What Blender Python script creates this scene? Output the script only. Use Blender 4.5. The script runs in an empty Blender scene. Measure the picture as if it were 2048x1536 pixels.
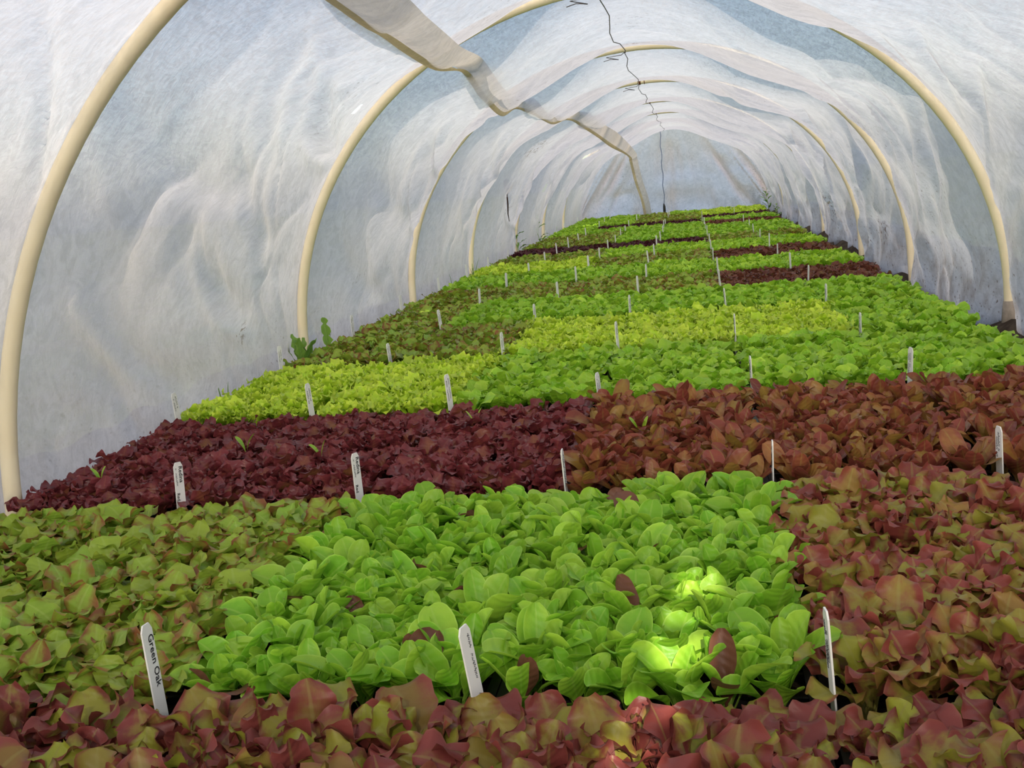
import bpy, math, random
import numpy as np
from mathutils import Matrix, Vector

# ------------------------------------------------------------------ camera, sky, sun, exposure
SC = bpy.context.scene
COL = SC.collection
random.seed(11)
RNG = np.random.default_rng(7)
PI = math.pi

CAM_LOC = Vector((0.0, 0.0, 0.52))
cam_data = bpy.data.cameras.new('camera')
cam_data.sensor_width = 36.0
cam_data.lens = 36.0 * 2160.0 / 2048.0
cam_data.clip_start = 0.01
cam_data.clip_end = 200.0
cam = bpy.data.objects.new('camera', cam_data)
COL.objects.link(cam)
# rows: world X, Y, Z written in camera right / up / forward
_wx = (0.98355862, 0.05648459, -0.17152824)
_wy = (0.15782367, 0.19279596, 0.96846343)
_wz = (-0.08777321, 0.97961176, -0.18071152)
cam.matrix_world = Matrix((
    (_wx[0], _wx[1], -_wx[2], CAM_LOC.x),
    (_wy[0], _wy[1], -_wy[2], CAM_LOC.y),
    (_wz[0], _wz[1], -_wz[2], CAM_LOC.z),
    (0, 0, 0, 1)))
SC.camera = cam

SUN_EL = math.radians(31.0)
SUN_AZ = math.radians(8.0)            # the sun stands behind the camera, a little to its right
SUN_TRAVEL = Vector((-math.sin(SUN_AZ) * math.cos(SUN_EL), math.cos(SUN_AZ) * math.cos(SUN_EL), -math.sin(SUN_EL)))
sun_data = bpy.data.lights.new('sun', 'SUN')
sun_data.energy = 7.8
sun_data.angle = math.radians(0.53)
sun_data.color = (1.0, 0.90, 0.75)
sun = bpy.data.objects.new('sun', sun_data)
COL.objects.link(sun)
sun.rotation_euler = SUN_TRAVEL.to_track_quat('-Z', 'Y').to_euler()
sun.location = (0, -5, 8)

world = bpy.data.worlds.new('sky')
SC.world = world
world.use_nodes = True
wn = world.node_tree
wn.nodes.clear()
w_out = wn.nodes.new('ShaderNodeOutputWorld')
w_bg = wn.nodes.new('ShaderNodeBackground')
w_sky = wn.nodes.new('ShaderNodeTexSky')
w_sky.sky_type = 'NISHITA'
w_sky.sun_disc = False
w_sky.sun_elevation = SUN_EL
w_sky.sun_rotation = PI + SUN_AZ
w_sky.air_density = 1.0
w_sky.dust_density = 2.0
w_bg.inputs['Strength'].default_value = 0.42
wn.links.new(w_sky.outputs[0], w_bg.inputs['Color'])
wn.links.new(w_bg.outputs[0], w_out.inputs['Surface'])

SC.view_settings.view_transform = 'Standard'
SC.view_settings.look = 'None'
SC.view_settings.gamma = 1.0
SC.view_settings.use_curve_mapping = False
SC.view_settings.exposure = -0.32
try:
    SC.cycles.use_denoising = True
    SC.cycles.use_adaptive_sampling = True
    SC.cycles.adaptive_threshold = 0.02
    SC.cycles.max_bounces = 7
    SC.cycles.diffuse_bounces = 4
    SC.cycles.transmission_bounces = 5
    SC.cycles.transparent_max_bounces = 8
    SC.cycles.sample_clamp_indirect = 6.0
except Exception:
    pass

# ------------------------------------------------------------------ small helpers
def link(o, parent=None):
    COL.objects.link(o)
    if parent is not None:
        o.parent = parent
    return o

def tag(o, label=None, cat=None, group=None, kind=None):
    if label: o['label'] = label
    if cat: o['category'] = cat
    if group: o['group'] = group
    if kind: o['kind'] = kind
    return o

def empty(name, loc=(0, 0, 0)):
    o = bpy.data.objects.new(name, None)
    o.empty_display_size = 0.05
    o.location = loc
    return link(o)

def mesh(name, V, F, mat=None, uv=None, rand=None, smooth=True):
    """V (n,3), F quads array (m,4) or list of faces, uv per vertex (n,2), rand per vertex (n,)"""
    me = bpy.data.meshes.new(name)
    V = np.asarray(V, dtype=np.float32)
    if isinstance(F, np.ndarray):
        m, k = F.shape
        me.vertices.add(len(V)); me.loops.add(m * k); me.polygons.add(m)
        me.vertices.foreach_set('co', V.ravel())
        me.loops.foreach_set('vertex_index', F.astype(np.int32).ravel())
        me.polygons.foreach_set('loop_start', np.arange(0, m * k, k, dtype=np.int32))
        me.update(calc_edges=True)
    else:
        me.from_pydata([tuple(v) for v in V.tolist()], [], F)
        me.update()
    if uv is not None:
        lay = me.uv_layers.new(name='UVMap')
        idx = np.empty(len(me.loops), dtype=np.int32)
        me.loops.foreach_get('vertex_index', idx)
        lay.data.foreach_set('uv', np.asarray(uv, dtype=np.float32)[idx].ravel())
    if rand is not None:
        at = me.attributes.new('leaf_rand', 'FLOAT', 'POINT')
        at.data.foreach_set('value', np.asarray(rand, dtype=np.float32))
    if smooth:
        me.polygons.foreach_set('use_smooth', np.ones(len(me.polygons), dtype=bool))
    me.validate()
    if mat: me.materials.append(mat)
    return me

def obj(name, me, parent=None, loc=None, mtx=None):
    o = bpy.data.objects.new(name, me)
    if mtx is not None: o.matrix_basis = mtx
    elif loc is not None: o.location = loc
    return link(o, parent)

class Geo:
    """collects boxes, tubes and sheets into one mesh"""
    def __init__(s): s.v, s.f = [], []
    def add(s, V, F):
        b = len(s.v)
        s.v += [tuple(p) for p in V]
        s.f += [tuple(i + b for i in f) for f in F]
        return s
    def box(s, x0, x1, y0, y1, z0, z1):
        V = [(x0, y0, z0), (x1, y0, z0), (x1, y1, z0), (x0, y1, z0), (x0, y0, z1), (x1, y0, z1), (x1, y1, z1), (x0, y1, z1)]
        return s.add(V, [(0, 3, 2, 1), (4, 5, 6, 7), (0, 1, 5, 4), (1, 2, 6, 5), (2, 3, 7, 6), (3, 0, 4, 7)])
    def tube(s, pts, r, n=8, cap=True):
        pts = [Vector(p) for p in pts]
        V, F = [], []
        prev = None
        for i, p in enumerate(pts):
            t = (pts[min(i + 1, len(pts) - 1)] - pts[max(i - 1, 0)]).normalized()
            if prev is None:
                a = t.orthogonal().normalized()
            else:
                a = (prev - t * prev.dot(t)).normalized()
            prev = a
            b = t.cross(a)
            rr = r[i] if isinstance(r, (list, tuple)) else r
            for k in range(n):
                q = 2 * PI * k / n
                V.append(p + a * (rr * math.cos(q)) + b * (rr * math.sin(q)))
        for i in range(len(pts) - 1):
            for k in range(n):
                F.append((i * n + k, i * n + (k + 1) % n, (i + 1) * n + (k + 1) % n, (i + 1) * n + k))
        if cap:
            F.append(tuple(range(n - 1, -1, -1)))
            F.append(tuple((len(pts) - 1) * n + k for k in range(n)))
        return s.add(V, F)
    def build(s, name, mat, parent=None, smooth=False, loc=None):
        return obj(name, mesh(name, np.array([tuple(v) for v in s.v]), s.f, mat, smooth=smooth), parent, loc)

def grid_faces(nr, nc):
    i = np.arange(nr - 1)[:, None] * nc + np.arange(nc - 1)[None, :]
    return np.stack([i, i + 1, i + nc + 1, i + nc], -1).reshape(-1, 4)

_TAB = RNG.random((256, 256))
def vnoise(x, y, seed=0):
    x = x + seed * 17.31; y = y + seed * 7.77
    xi = np.floor(x).astype(int); yi = np.floor(y).astype(int)
    fx = x - xi; fy = y - yi
    fx = fx * fx * fx * (fx * (fx * 6 - 15) + 10); fy = fy * fy * fy * (fy * (fy * 6 - 15) + 10)
    g = lambda a, b: _TAB[a & 255, b & 255]
    return ((g(xi, yi) * (1 - fx) + g(xi + 1, yi) * fx) * (1 - fy) + (g(xi, yi + 1) * (1 - fx) + g(xi + 1, yi + 1) * fx) * fy) * 2 - 1

# ------------------------------------------------------------------ materials
class NT:
    def __init__(s, name):
        s.m = bpy.data.materials.new(name)
        s.m.use_nodes = True
        s.t = s.m.node_tree
        s.t.nodes.clear()
        s.out = s.t.nodes.new('ShaderNodeOutputMaterial')
    def n(s, typ, **kw):
        nd = s.t.nodes.new('ShaderNode' + typ)
        for k, v in kw.items(): setattr(nd, k, v)
        return nd
    def set(s, sock, v):
        if isinstance(v, bpy.types.NodeSocket): s.t.links.new(v, sock)
        else: sock.default_value = v
    def math(s, op, a, b=0.0, c=0.0, clamp=False):
        nd = s.n('Math', operation=op, use_clamp=clamp)
        s.set(nd.inputs[0], a); s.set(nd.inputs[1], b); s.set(nd.inputs[2], c)
        return nd.outputs[0]
    def ramp(s, v, lo, hi, a=0.0, b=1.0):
        nd = s.n('MapRange', interpolation_type='SMOOTHSTEP')
        s.set(nd.inputs[0], v); s.set(nd.inputs[1], lo); s.set(nd.inputs[2], hi); s.set(nd.inputs[3], a); s.set(nd.inputs[4], b)
        return nd.outputs[0]
    def mix(s, f, a, b):
        nd = s.n('Mix', data_type='RGBA')
        s.set(nd.inputs[0], f)
        for sock, v in ((nd.inputs[6], a), (nd.inputs[7], b)):
            s.set(sock, v if isinstance(v, bpy.types.NodeSocket) else (*v[:3], 1.0))
        return nd.outputs[2]
    def noise(s, vec, scale, detail=3.0, rough=0.55, dim='3D', w=None, dist=0.0):
        nd = s.n('TexNoise', noise_dimensions=dim)
        if vec is not None: s.set(nd.inputs['Vector'], vec)
        nd.inputs['Scale'].default_value = scale; nd.inputs['Detail'].default_value = detail
        nd.inputs['Roughness'].default_value = rough; nd.inputs['Distortion'].default_value = dist
        if w is not None: s.set(nd.inputs['W'], w)
        return nd.outputs[0]
    def mapping(s, vec, scale=(1, 1, 1), rot=(0, 0, 0), loc=(0, 0, 0)):
        nd = s.n('Mapping')
        s.set(nd.inputs['Vector'], vec)
        nd.inputs['Scale'].default_value = scale; nd.inputs['Rotation'].default_value = rot; nd.inputs['Location'].default_value = loc
        return nd.outputs[0]
    def bump(s, h, strength, dist):
        nd = s.n('Bump')
        nd.inputs['Strength'].default_value = strength; nd.inputs['Distance'].default_value = dist
        s.set(nd.inputs['Height'], h)
        return nd.outputs[0]
    def mixsh(s, f, a, b):
        nd = s.n('MixShader')
        s.set(nd.inputs[0], f); s.t.links.new(a, nd.inputs[1]); s.t.links.new(b, nd.inputs[2])
        return nd.outputs[0]
    def principled(s, color, rough=0.5, spec=0.4, normal=None):
        nd = s.n('BsdfPrincipled')
        s.set(nd.inputs['Base Color'], color if isinstance(color, bpy.types.NodeSocket) else (*color, 1))
        s.set(nd.inputs['Roughness'], rough)
        nd.inputs['Specular IOR Level'].default_value = spec
        if normal is not None: s.t.links.new(normal, nd.inputs['Normal'])
        return nd.outputs[0]
    def done(s, sh):
        s.t.links.new(sh, s.out.inputs['Surface'])
        return s.m

def plain(name, c, rough=0.5, spec=0.4, noise=0.0, nscale=60.0, c2=None):
    T = NT(name)
    if noise:
        co = T.n('TexCoord').outputs['Object']
        f = T.ramp(T.noise(co, nscale, 4.0), 0.35, 0.7, 0.0, noise)
        return T.done(T.principled(T.mix(f, c, c2 or tuple(x * 0.6 for x in c)), rough, spec))
    return T.done(T.principled(c, rough, spec))

def leaf_mat(name, base, red, stem, ke, kt, kn, kr, bias, trans=0.3, rough=0.42, alt=None, odd=None, rim=0.4):
    """leaf colour: 'base' tinged by 'red' along the margin (ke), to the tip (kt), in blotches (kn) and leaf by leaf (kr)"""
    T = NT(name)
    uv = T.n('TexCoord').outputs['UV']
    sep = T.n('SeparateXYZ'); T.set(sep.inputs[0], uv)
    t = sep.outputs[0]
    edge = T.math('ABSOLUTE', T.math('MULTIPLY_ADD', sep.outputs[1], 2.0, -1.0))
    r1 = T.n('ObjectInfo').outputs['Random']
    r2 = T.n('Attribute', attribute_name='leaf_rand').outputs['Fac']
    r = T.math('FRACT', T.math('ADD', r1, r2))
    rb = T.math('FRACT', T.math('MULTIPLY', r, 7.13))
    rc = T.math('FRACT', T.math('MULTIPLY', r, 31.7))
    vec = T.mapping(uv, (1.6, 1.0, 1.0))
    nz = T.noise(vec, 3.2, 4.0, 0.6, '4D', T.math('MULTIPLY', r, 53.0))
    e2 = T.math('POWER', edge, 2.0)
    v = T.math('ADD', T.math('MULTIPLY', e2, ke), T.math('MULTIPLY', t, kt))
    v = T.math('ADD', v, T.math('MULTIPLY', T.math('SUBTRACT', nz, 0.5), kn))
    v = T.math('ADD', v, T.math('MULTIPLY', T.math('SUBTRACT', r, 0.5), kr))
    v = T.math('ADD', v, bias)
    f = T.ramp(v, 0.0, 1.0)
    b = T.mix(rb, base, alt or tuple(x * 0.8 for x in base))
    c = T.mix(f, b, red)
    rib = T.math('MULTIPLY', T.ramp(edge, 0.03, 0.12, 1.0, 0.0), 0.35)
    c = T.mix(rib, c, stem)
    c = T.mix(T.ramp(t, 0.12, 0.42, 0.85, 0.0), c, stem)
    c = T.mix(T.ramp(edge, 0.90, 1.0, 0.0, rim), c, tuple(min(1, x * 1.35 + 0.03) for x in stem))
    if odd:
        c = T.mix(T.ramp(rc, 0.983, 0.985), c, odd)
    hsv = T.n('HueSaturation')
    T.set(hsv.inputs['Color'], c)
    T.set(hsv.inputs['Value'], T.math('MULTIPLY_ADD', rb, 0.36, 0.84))
    c = hsv.outputs[0]
    # fine veins running out from the midrib
    wv = T.n('TexWave', wave_type='BANDS', bands_direction='X')
    T.set(wv.inputs['Vector'], T.mapping(uv, (1, 0.35, 1), (0, 0, 0.5)))
    wv.inputs['Scale'].default_value = 3.0; wv.inputs['Distortion'].default_value = 3.0
    nrm = T.bump(T.math('ADD', T.math('MULTIPLY', wv.outputs['Fac'], 0.5), nz), 0.35, 0.002)
    p = T.principled(c, rough, 0.35, nrm)
    tr = T.n('BsdfTranslucent'); T.set(tr.inputs['Color'], c); T.t.links.new(nrm, tr.inputs['Normal'])
    return T.done(T.mixsh(trans, p, tr.outputs[0]))

LM = {
    'G': leaf_mat('leaf_bright_green', (0.25, 0.52, 0.03), (0.36, 0.60, 0.05), (0.42, 0.62, 0.11), 0.6, 0.2, 1.2, 1.2, 0.0, alt=(0.18, 0.44, 0.025), odd=(0.20, 0.08, 0.05)),
    'O': leaf_mat('leaf_olive_tinged_red', (0.38, 0.49, 0.05), (0.27, 0.095, 0.035), (0.42, 0.55, 0.12), 0.80, 0.22, 1.6, 1.1, -0.34, alt=(0.22, 0.38, 0.04), rim=0.1),
    'F': leaf_mat('leaf_wavy_red', (0.33, 0.35, 0.04), (0.27, 0.062, 0.048), (0.36, 0.34, 0.09), 0.9, 0.40, 2.0, 1.6, -0.12, alt=(0.30, 0.17, 0.045), rim=0.08),
    'E': leaf_mat('leaf_wavy_red_shaded', (0.36, 0.40, 0.04), (0.22, 0.050, 0.042), (0.32, 0.28, 0.08), 0.9, 0.45, 2.0, 1.6, 0.0, alt=(0.22, 0.11, 0.04), rim=0.05),  # same lettuce as the wavy red; the front row's dimmer light is painted in
    'D': leaf_mat('leaf_dark_red', (0.30, 0.15, 0.04), (0.185, 0.036, 0.040), (0.30, 0.11, 0.06), 0.6, 0.5, 1.1, 0.9, 0.42, alt=(0.28, 0.065, 0.05), rough=0.33, rim=0.1),
    'B': leaf_mat('leaf_bronze', (0.38, 0.25, 0.045), (0.24, 0.058, 0.038), (0.36, 0.28, 0.08), 0.45, 0.6, 1.3, 1.3, 0.05, alt=(0.32, 0.13, 0.045), rough=0.36, rim=0.15),
    'Y': leaf_mat('leaf_yellow_green', (0.50, 0.72, 0.035), (0.62, 0.78, 0.07), (0.58, 0.72, 0.12), 0.7, 0.3, 1.2, 1.0, 0.0, alt=(0.42, 0.64, 0.03)),
    'M': leaf_mat('leaf_mid_green', (0.31, 0.57, 0.03), (0.42, 0.64, 0.05), (0.44, 0.62, 0.10), 0.5, 0.2, 1.2, 1.0, 0.0, alt=(0.22, 0.47, 0.022)),
    'L': leaf_mat('leaf_lime_green', (0.35, 0.62, 0.03), (0.45, 0.68, 0.05), (0.46, 0.64, 0.10), 0.6, 0.3, 1.2, 1.0, 0.0, alt=(0.22, 0.46, 0.03)),
    'R': leaf_mat('leaf_brown_red', (0.24, 0.15, 0.035), (0.15, 0.045, 0.03), (0.24, 0.14, 0.05), 0.6, 0.4, 1.3, 1.1, 0.35, alt=(0.20, 0.08, 0.035)),
    'P': leaf_mat('leaf_purple_red', (0.16, 0.05, 0.035), (0.075, 0.018, 0.022), (0.14, 0.05, 0.04), 0.5, 0.4, 1.0, 0.9, 0.5, alt=(0.12, 0.03, 0.03)),
}
M_WEED = leaf_mat('leaf_weed', (0.14, 0.30, 0.05), (0.22, 0.38, 0.06), (0.30, 0.42, 0.14), 0.4, 0.2, 0.8, 0.8, 0.0)

M_TRAY = plain('tray_plastic', (0.012, 0.012, 0.013), 0.38, 0.5)
M_SOIL = plain('potting_mix', (0.030, 0.021, 0.014), 0.95, 0.1, 0.8, 300.0, (0.075, 0.055, 0.038))
M_PVC = plain('pvc_pipe', (0.86, 0.77, 0.55), 0.35, 0.45, 0.35, 9.0, (0.80, 0.66, 0.42))
M_WIRE = plain('wire', (0.10, 0.085, 0.08), 0.5, 0.5)
M_RUST = plain('rusty_tie_wire', (0.16, 0.06, 0.03), 0.7, 0.3)
M_TAPE = plain('grey_tape', (0.34, 0.29, 0.24), 0.7, 0.3, 0.6, 80.0)
M_WHITE = plain('marker_plastic', (0.82, 0.83, 0.80), 0.4, 0.4)
M_INK = plain('ink', (0.02, 0.02, 0.025), 0.6, 0.2)
M_DEAD = plain('dry_leaf', (0.060, 0.032, 0.025), 0.8, 0.2, 0.6, 120.0)
M_CORD = plain('blue_grey_cord', (0.16, 0.19, 0.30), 0.7, 0.2)

def cloth_mat(name, tint, dirt=1.0, sheer=0.07, spatter=True, thick=0.30):
    """spun row-cover fleece: pale fibres of uneven density that let light through, soiled in places"""
    T = NT(name)
    co = T.n('TexCoord').outputs['Object']
    dens = T.noise(co, 5.0, 5.0, 0.62, dist=0.6)
    fib = T.noise(T.mapping(co, (30, 140, 30), (0.3, 0.2, 0.5)), 1.0, 4.0, 0.7, dist=1.5)
    fib2 = T.noise(T.mapping(co, (120, 28, 90), (0.2, 0.6, 0.2)), 1.0, 4.0, 0.7, dist=1.5)
    ff = T.math('MULTIPLY', T.math('ADD', fib, fib2), 0.5)
    c = T.mix(T.ramp(dens, 0.30, 0.72), tint, tuple(x * 0.88 for x in tint))
    wisp = T.noise(T.mapping(co, (16, 26, 20), (0.5, 0.3, 0.9)), 1.0, 6.0, 0.68, dist=1.8)
    c = T.mix(T.ramp(wisp, 0.38, 0.66, 0.0, 0.8), c, tuple(x * 0.74 for x in tint))
    clot = T.noise(T.mapping(co, (42, 60, 50), (0.9, 0.2, 0.4)), 1.0, 5.0, 0.7, dist=1.2)
    c = T.mix(T.ramp(clot, 0.50, 0.70, 0.0, 0.5), c, tuple(x * 0.76 for x in tint))
    c = T.mix(T.ramp(ff, 0.42, 0.62, 0.0, 0.22), c, tuple(x * 0.80 for x in tint))
    sm = T.noise(T.mapping(co, (2.6, 4.2, 5.0), (0.4, 0.1, 0.7)), 2.0, 8.0, 0.72, dist=1.2)
    c = T.mix(T.ramp(sm, 0.56, 0.80, 0.0, 0.30 * dirt), c, (0.36, 0.32, 0.27))
    wm = T.noise(co, 1.3, 3.0, 0.5)
    c = T.mix(T.ramp(wm, 0.50, 0.72, 0.0, 0.35), c, (tint[0], tint[1] * 0.93, tint[2] * 0.84))
    if spatter:
        sp = T.noise(co, 75.0, 3.0, 0.6)
        where = T.ramp(T.noise(co, 2.2, 3.0, 0.6), 0.50, 0.66)
        sep = T.n('SeparateXYZ'); T.set(sep.inputs[0], co)
        low = T.math('MULTIPLY', T.ramp(sep.outputs[2], 0.10, 0.42, 1.0, 0.0), T.ramp(sep.outputs[0], 0.3, 0.7, 0.25, 1.0))
        m = T.math('MULTIPLY', T.ramp(sp, 0.60, 0.70), T.math('MAXIMUM', T.math('MULTIPLY', where, 0.55), T.math('MULTIPLY', low, 0.9)))
        c = T.mix(m, c, (0.16, 0.11, 0.08))
        mud = T.math('MULTIPLY', T.ramp(T.noise(co, 9.0, 5.0, 0.65), 0.42, 0.68), T.math('MULTIPLY', low, 0.75))
        c = T.mix(mud, c, (0.34, 0.28, 0.24))
        sp2 = T.noise(co, 48.0, 5.0, 0.7)
        for px, py, pz, pr in ((0.49, 2.842, 0.76, 0.085), (-0.80, 2.36, 0.78, 0.07), (-0.85, 2.47, 0.73, 0.05), (-1.09, 2.47, 0.22, 0.05), (-0.78, 5.6, 0.74, 0.16), (-0.16, 3.88, 0.98, 0.05), (0.67, 4.6, 0.50, 0.06), (-1.04, 6.0, 0.42, 0.10), (0.76, 4.5, 0.22, 0.12), (0.74, 6.3, 0.25, 0.16)):
            ds = T.n('VectorMath', operation='DISTANCE'); T.set(ds.inputs[0], co); ds.inputs[1].default_value = (px, py, pz)
            c = T.mix(T.math('MULTIPLY', T.ramp(ds.outputs['Value'], pr * 0.25, pr, 0.85, 0.0), T.ramp(sp2, 0.52, 0.60)), c, (0.17, 0.11, 0.08))
    nrm = T.bump(T.math('ADD', ff, T.math('MULTIPLY', sm, 0.7)), 0.28, 0.006)
    d = T.n('BsdfDiffuse'); T.set(d.inputs['Color'], c); T.t.links.new(nrm, d.inputs['Normal'])
    tr = T.n('BsdfTranslucent'); T.set(tr.inputs['Color'], c); T.t.links.new(nrm, tr.inputs['Normal'])
    tp = T.n('BsdfTransparent')
    body = T.mixsh(thick, tr.outputs[0], d.outputs[0])
    return T.done(T.mixsh(T.ramp(ff, 0.40, 0.62, sheer * 1.5, sheer * 0.5), body, tp.outputs[0]))

M_COVER = cloth_mat('fleece_cover', (0.685, 0.648, 0.645), sheer=0.09, thick=0.42)
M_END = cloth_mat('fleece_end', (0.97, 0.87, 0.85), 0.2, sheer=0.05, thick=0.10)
M_FLAP = cloth_mat('fleece_flap', (0.86, 0.80, 0.68), 1.0, 0.08, False, 0.2)
M_HEM = cloth_mat('fleece_hem', (0.80, 0.70, 0.46), 1.2, 0.0, False, 0.45)

# ------------------------------------------------------------------ the tunnel shell
XC, ZC, AX = -0.158, 0.12, 0.945
HY = [-2.0, -0.85, 0.40, 1.53, 2.90, 4.15, 5.35, 6.80, 8.15, 9.50, 11.3]
HB = [0.90, 0.90, 0.92, 0.92, 0.875, 0.856, 0.83, 0.825, 0.825, 0.82, 0.81]
Y_END = 11.3
def hoop_b(y): return float(np.interp(y, HY, HB))
PIPE = 0.0140

def lean_y(phi, y):
    return y - 0.10 * np.sin(phi) * np.exp(-((y - 1.60) / 0.55) ** 2)

def cover_disp(s, phi, y):
    """how far the fleece hangs in from the hoops; s = arc metres from the ridge (left positive), phi = polar angle"""
    a = np.degrees(phi) - 90.0
    y = lean_y(phi, y)
    k = np.clip(np.searchsorted(HY, y, 'right') - 1, 0, len(HY) - 2)
    hy = np.array(HY)
    t = np.clip((y - hy[k]) / (hy[k + 1] - hy[k]), 0, 1)
    q = 1 - np.abs(2 * t - 1) ** np.where(y > 2.9, 6.0, 3.0)
    bayr = np.array([0.9, 1.0, 1.15, 1.0, 0.95, 0.9, 1.0, 0.9, 1.0, 0.8, 0.6])[k]
    S = 0.010 + 0.098 * np.exp(-((a - 25) / 18) ** 2) + 0.098 * np.exp(-((a + 27) / 19) ** 2) \
        + np.where(y > 2.9, 0.062, 0.034) * np.exp(-((a - 62) / 22) ** 2) + np.where(y > 2.9, 0.030, 0.006) * np.exp(-((a + 66) / 18) ** 2)
    d = S * q * bayr
    # folds
    ends = np.clip(np.minimum(t, 1 - t) / 0.12, 0, 1)
    side = np.clip((np.abs(a) - 25) / 35, 0, 1)
    sa = np.abs(s) + 0.05 * vnoise(s * 3, y * 3, 14)
    al, ac = sa * 0.75 + y * 0.66, sa * 0.66 - y * 0.75          # along / across the pull of the cloth
    n1 = vnoise(s * 1.7 + y * 0.6, y * 1.5, 1) * 0.016
    patch = np.clip(vnoise(s * 2.1, y * 1.9, 13) * 1.6 + 0.35, 0, 1)
    n2 = (1 - np.abs(vnoise(al * 1.5, ac * 4.5, 2))) ** 5 * 0.016 * patch
    n3 = (1 - np.abs(vnoise(al * 2.6, ac * 10.0, 3))) ** 6 * 0.006 * np.clip(1.2 - patch, 0.2, 1)
    n4 = vnoise(s * 9, y * 9, 4) * 0.0016 + vnoise(s * 22, y * 17, 5) * 0.0005
    right = np.where(a < -35, np.where(y < 2.9, 0.8, 1.35), 1.0)
    d = d + (n1 + n2 + n3) * (0.30 + 0.70 * side) * right * (0.25 + 0.75 * ends) + n4 * (0.4 + 0.6 * ends)
    # bunched cloth along the foot of the right wall
    foot = np.clip((-a - 58) / 26, 0, 1)
    d = d + foot * ends * (0.030 * (1 - np.abs(vnoise(y * 3.0 + s * 1.0, s * 2.5, 6))) ** 2 + 0.014 * vnoise(y * 9, s * 7, 7))
    return d

def crease(d, s, y, p0, p1, amp, w):
    """a soft ridge along the segment p0-p1 given in (arc, y) metres"""
    ax, ay = p1[0] - p0[0], p1[1] - p0[1]
    L2 = ax * ax + ay * ay
    u = np.clip(((s - p0[0]) * ax + (y - p0[1]) * ay) / L2, 0, 1)
    bow = 0.06 * math.sqrt(L2) * np.sin(PI * u)
    dx = s - (p0[0] + u * ax) - bow * ay / math.sqrt(L2)
    dy = y - (p0[1] + u * ay) + bow * ax / math.sqrt(L2)
    prof = np.exp(-(dx * dx + dy * dy) / (w * w)) * (0.25 + 0.75 * np.sin(PI * u) ** 0.7)
    d += amp * prof

def arc_of(phi_deg):   # arc metres from the ridge for a polar angle (mean ellipse)
    ph = np.radians(np.linspace(90, phi_deg, 60))
    p = np.stack([AX * np.cos(ph), 0.87 * np.sin(ph)], 1)
    return float(np.linalg.norm(np.diff(p, axis=0), axis=1).sum()) * (1 if phi_deg > 90 else -1)

CREASES = [  # (polar angle, y) -> (polar angle, y), depth, width
    ((162, 1.72), (178, 2.06), -0.020, 0.035), ((168, 1.75), (179, 2.35), 0.022, 0.060),
    ((158, 2.08), (175, 2.52), -0.016, 0.030), ((154, 2.00), (171, 2.50), 0.024, 0.060),
    ((149, 2.18), (163, 2.60), -0.018, 0.035), ((146, 2.15), (160, 2.55), 0.022, 0.055),
    ((132, 2.22), (146, 2.82), -0.022, 0.035), ((129, 2.20), (142, 2.70), 0.026, 0.060),
    ((122, 1.90), (131, 2.45), -0.010, 0.030), ((140, 1.80), (150, 2.30), 0.018, 0.080),
    ((140, 2.95), (158, 3.80), 0.016, 0.060), ((146, 3.50), (163, 4.10), -0.016, 0.030), ((132, 3.40), (146, 4.10), -0.012, 0.030),
    ((120, 3.60), (128, 4.10), -0.010, 0.025), ((160, 3.00), (176, 3.70), 0.014, 0.050),
    ((140, 4.70), (160, 5.25), -0.014, 0.030), ((130, 4.30), (146, 5.20), 0.014, 0.050),
    ((150, 5.60), (170, 6.70), -0.014, 0.035), ((135, 6.00), (150, 6.75), -0.012, 0.030),
    ((38, 2.95), (14, 3.30), -0.022, 0.035), ((34, 3.05), (8, 3.60), 0.022, 0.050), ((46, 3.30), (20, 3.45), 0.016, 0.040),
    ((40, 2.25), (26, 2.70), -0.020, 0.030), ((44, 2.10), (30, 2.55), 0.012, 0.055), ((28, 2.20), (14, 2.70), -0.016, 0.030),
    ((52, 2.40), (40, 2.85), -0.014, 0.030),
    ((44, 4.20), (22, 4.50), -0.020, 0.030), ((36, 4.30), (14, 4.70), 0.018, 0.040), ((26, 4.60), (6, 5.10), -0.018, 0.035),
    ((48, 4.60), (34, 5.25), -0.020, 0.030), ((40, 4.80), (24, 5.30), 0.018, 0.040),
    ((46, 5.50), (28, 6.20), -0.018, 0.035), ((40, 5.90), (20, 6.70), 0.018, 0.045), ((30, 5.60), (8, 6.30), -0.020, 0.040),
]

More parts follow.
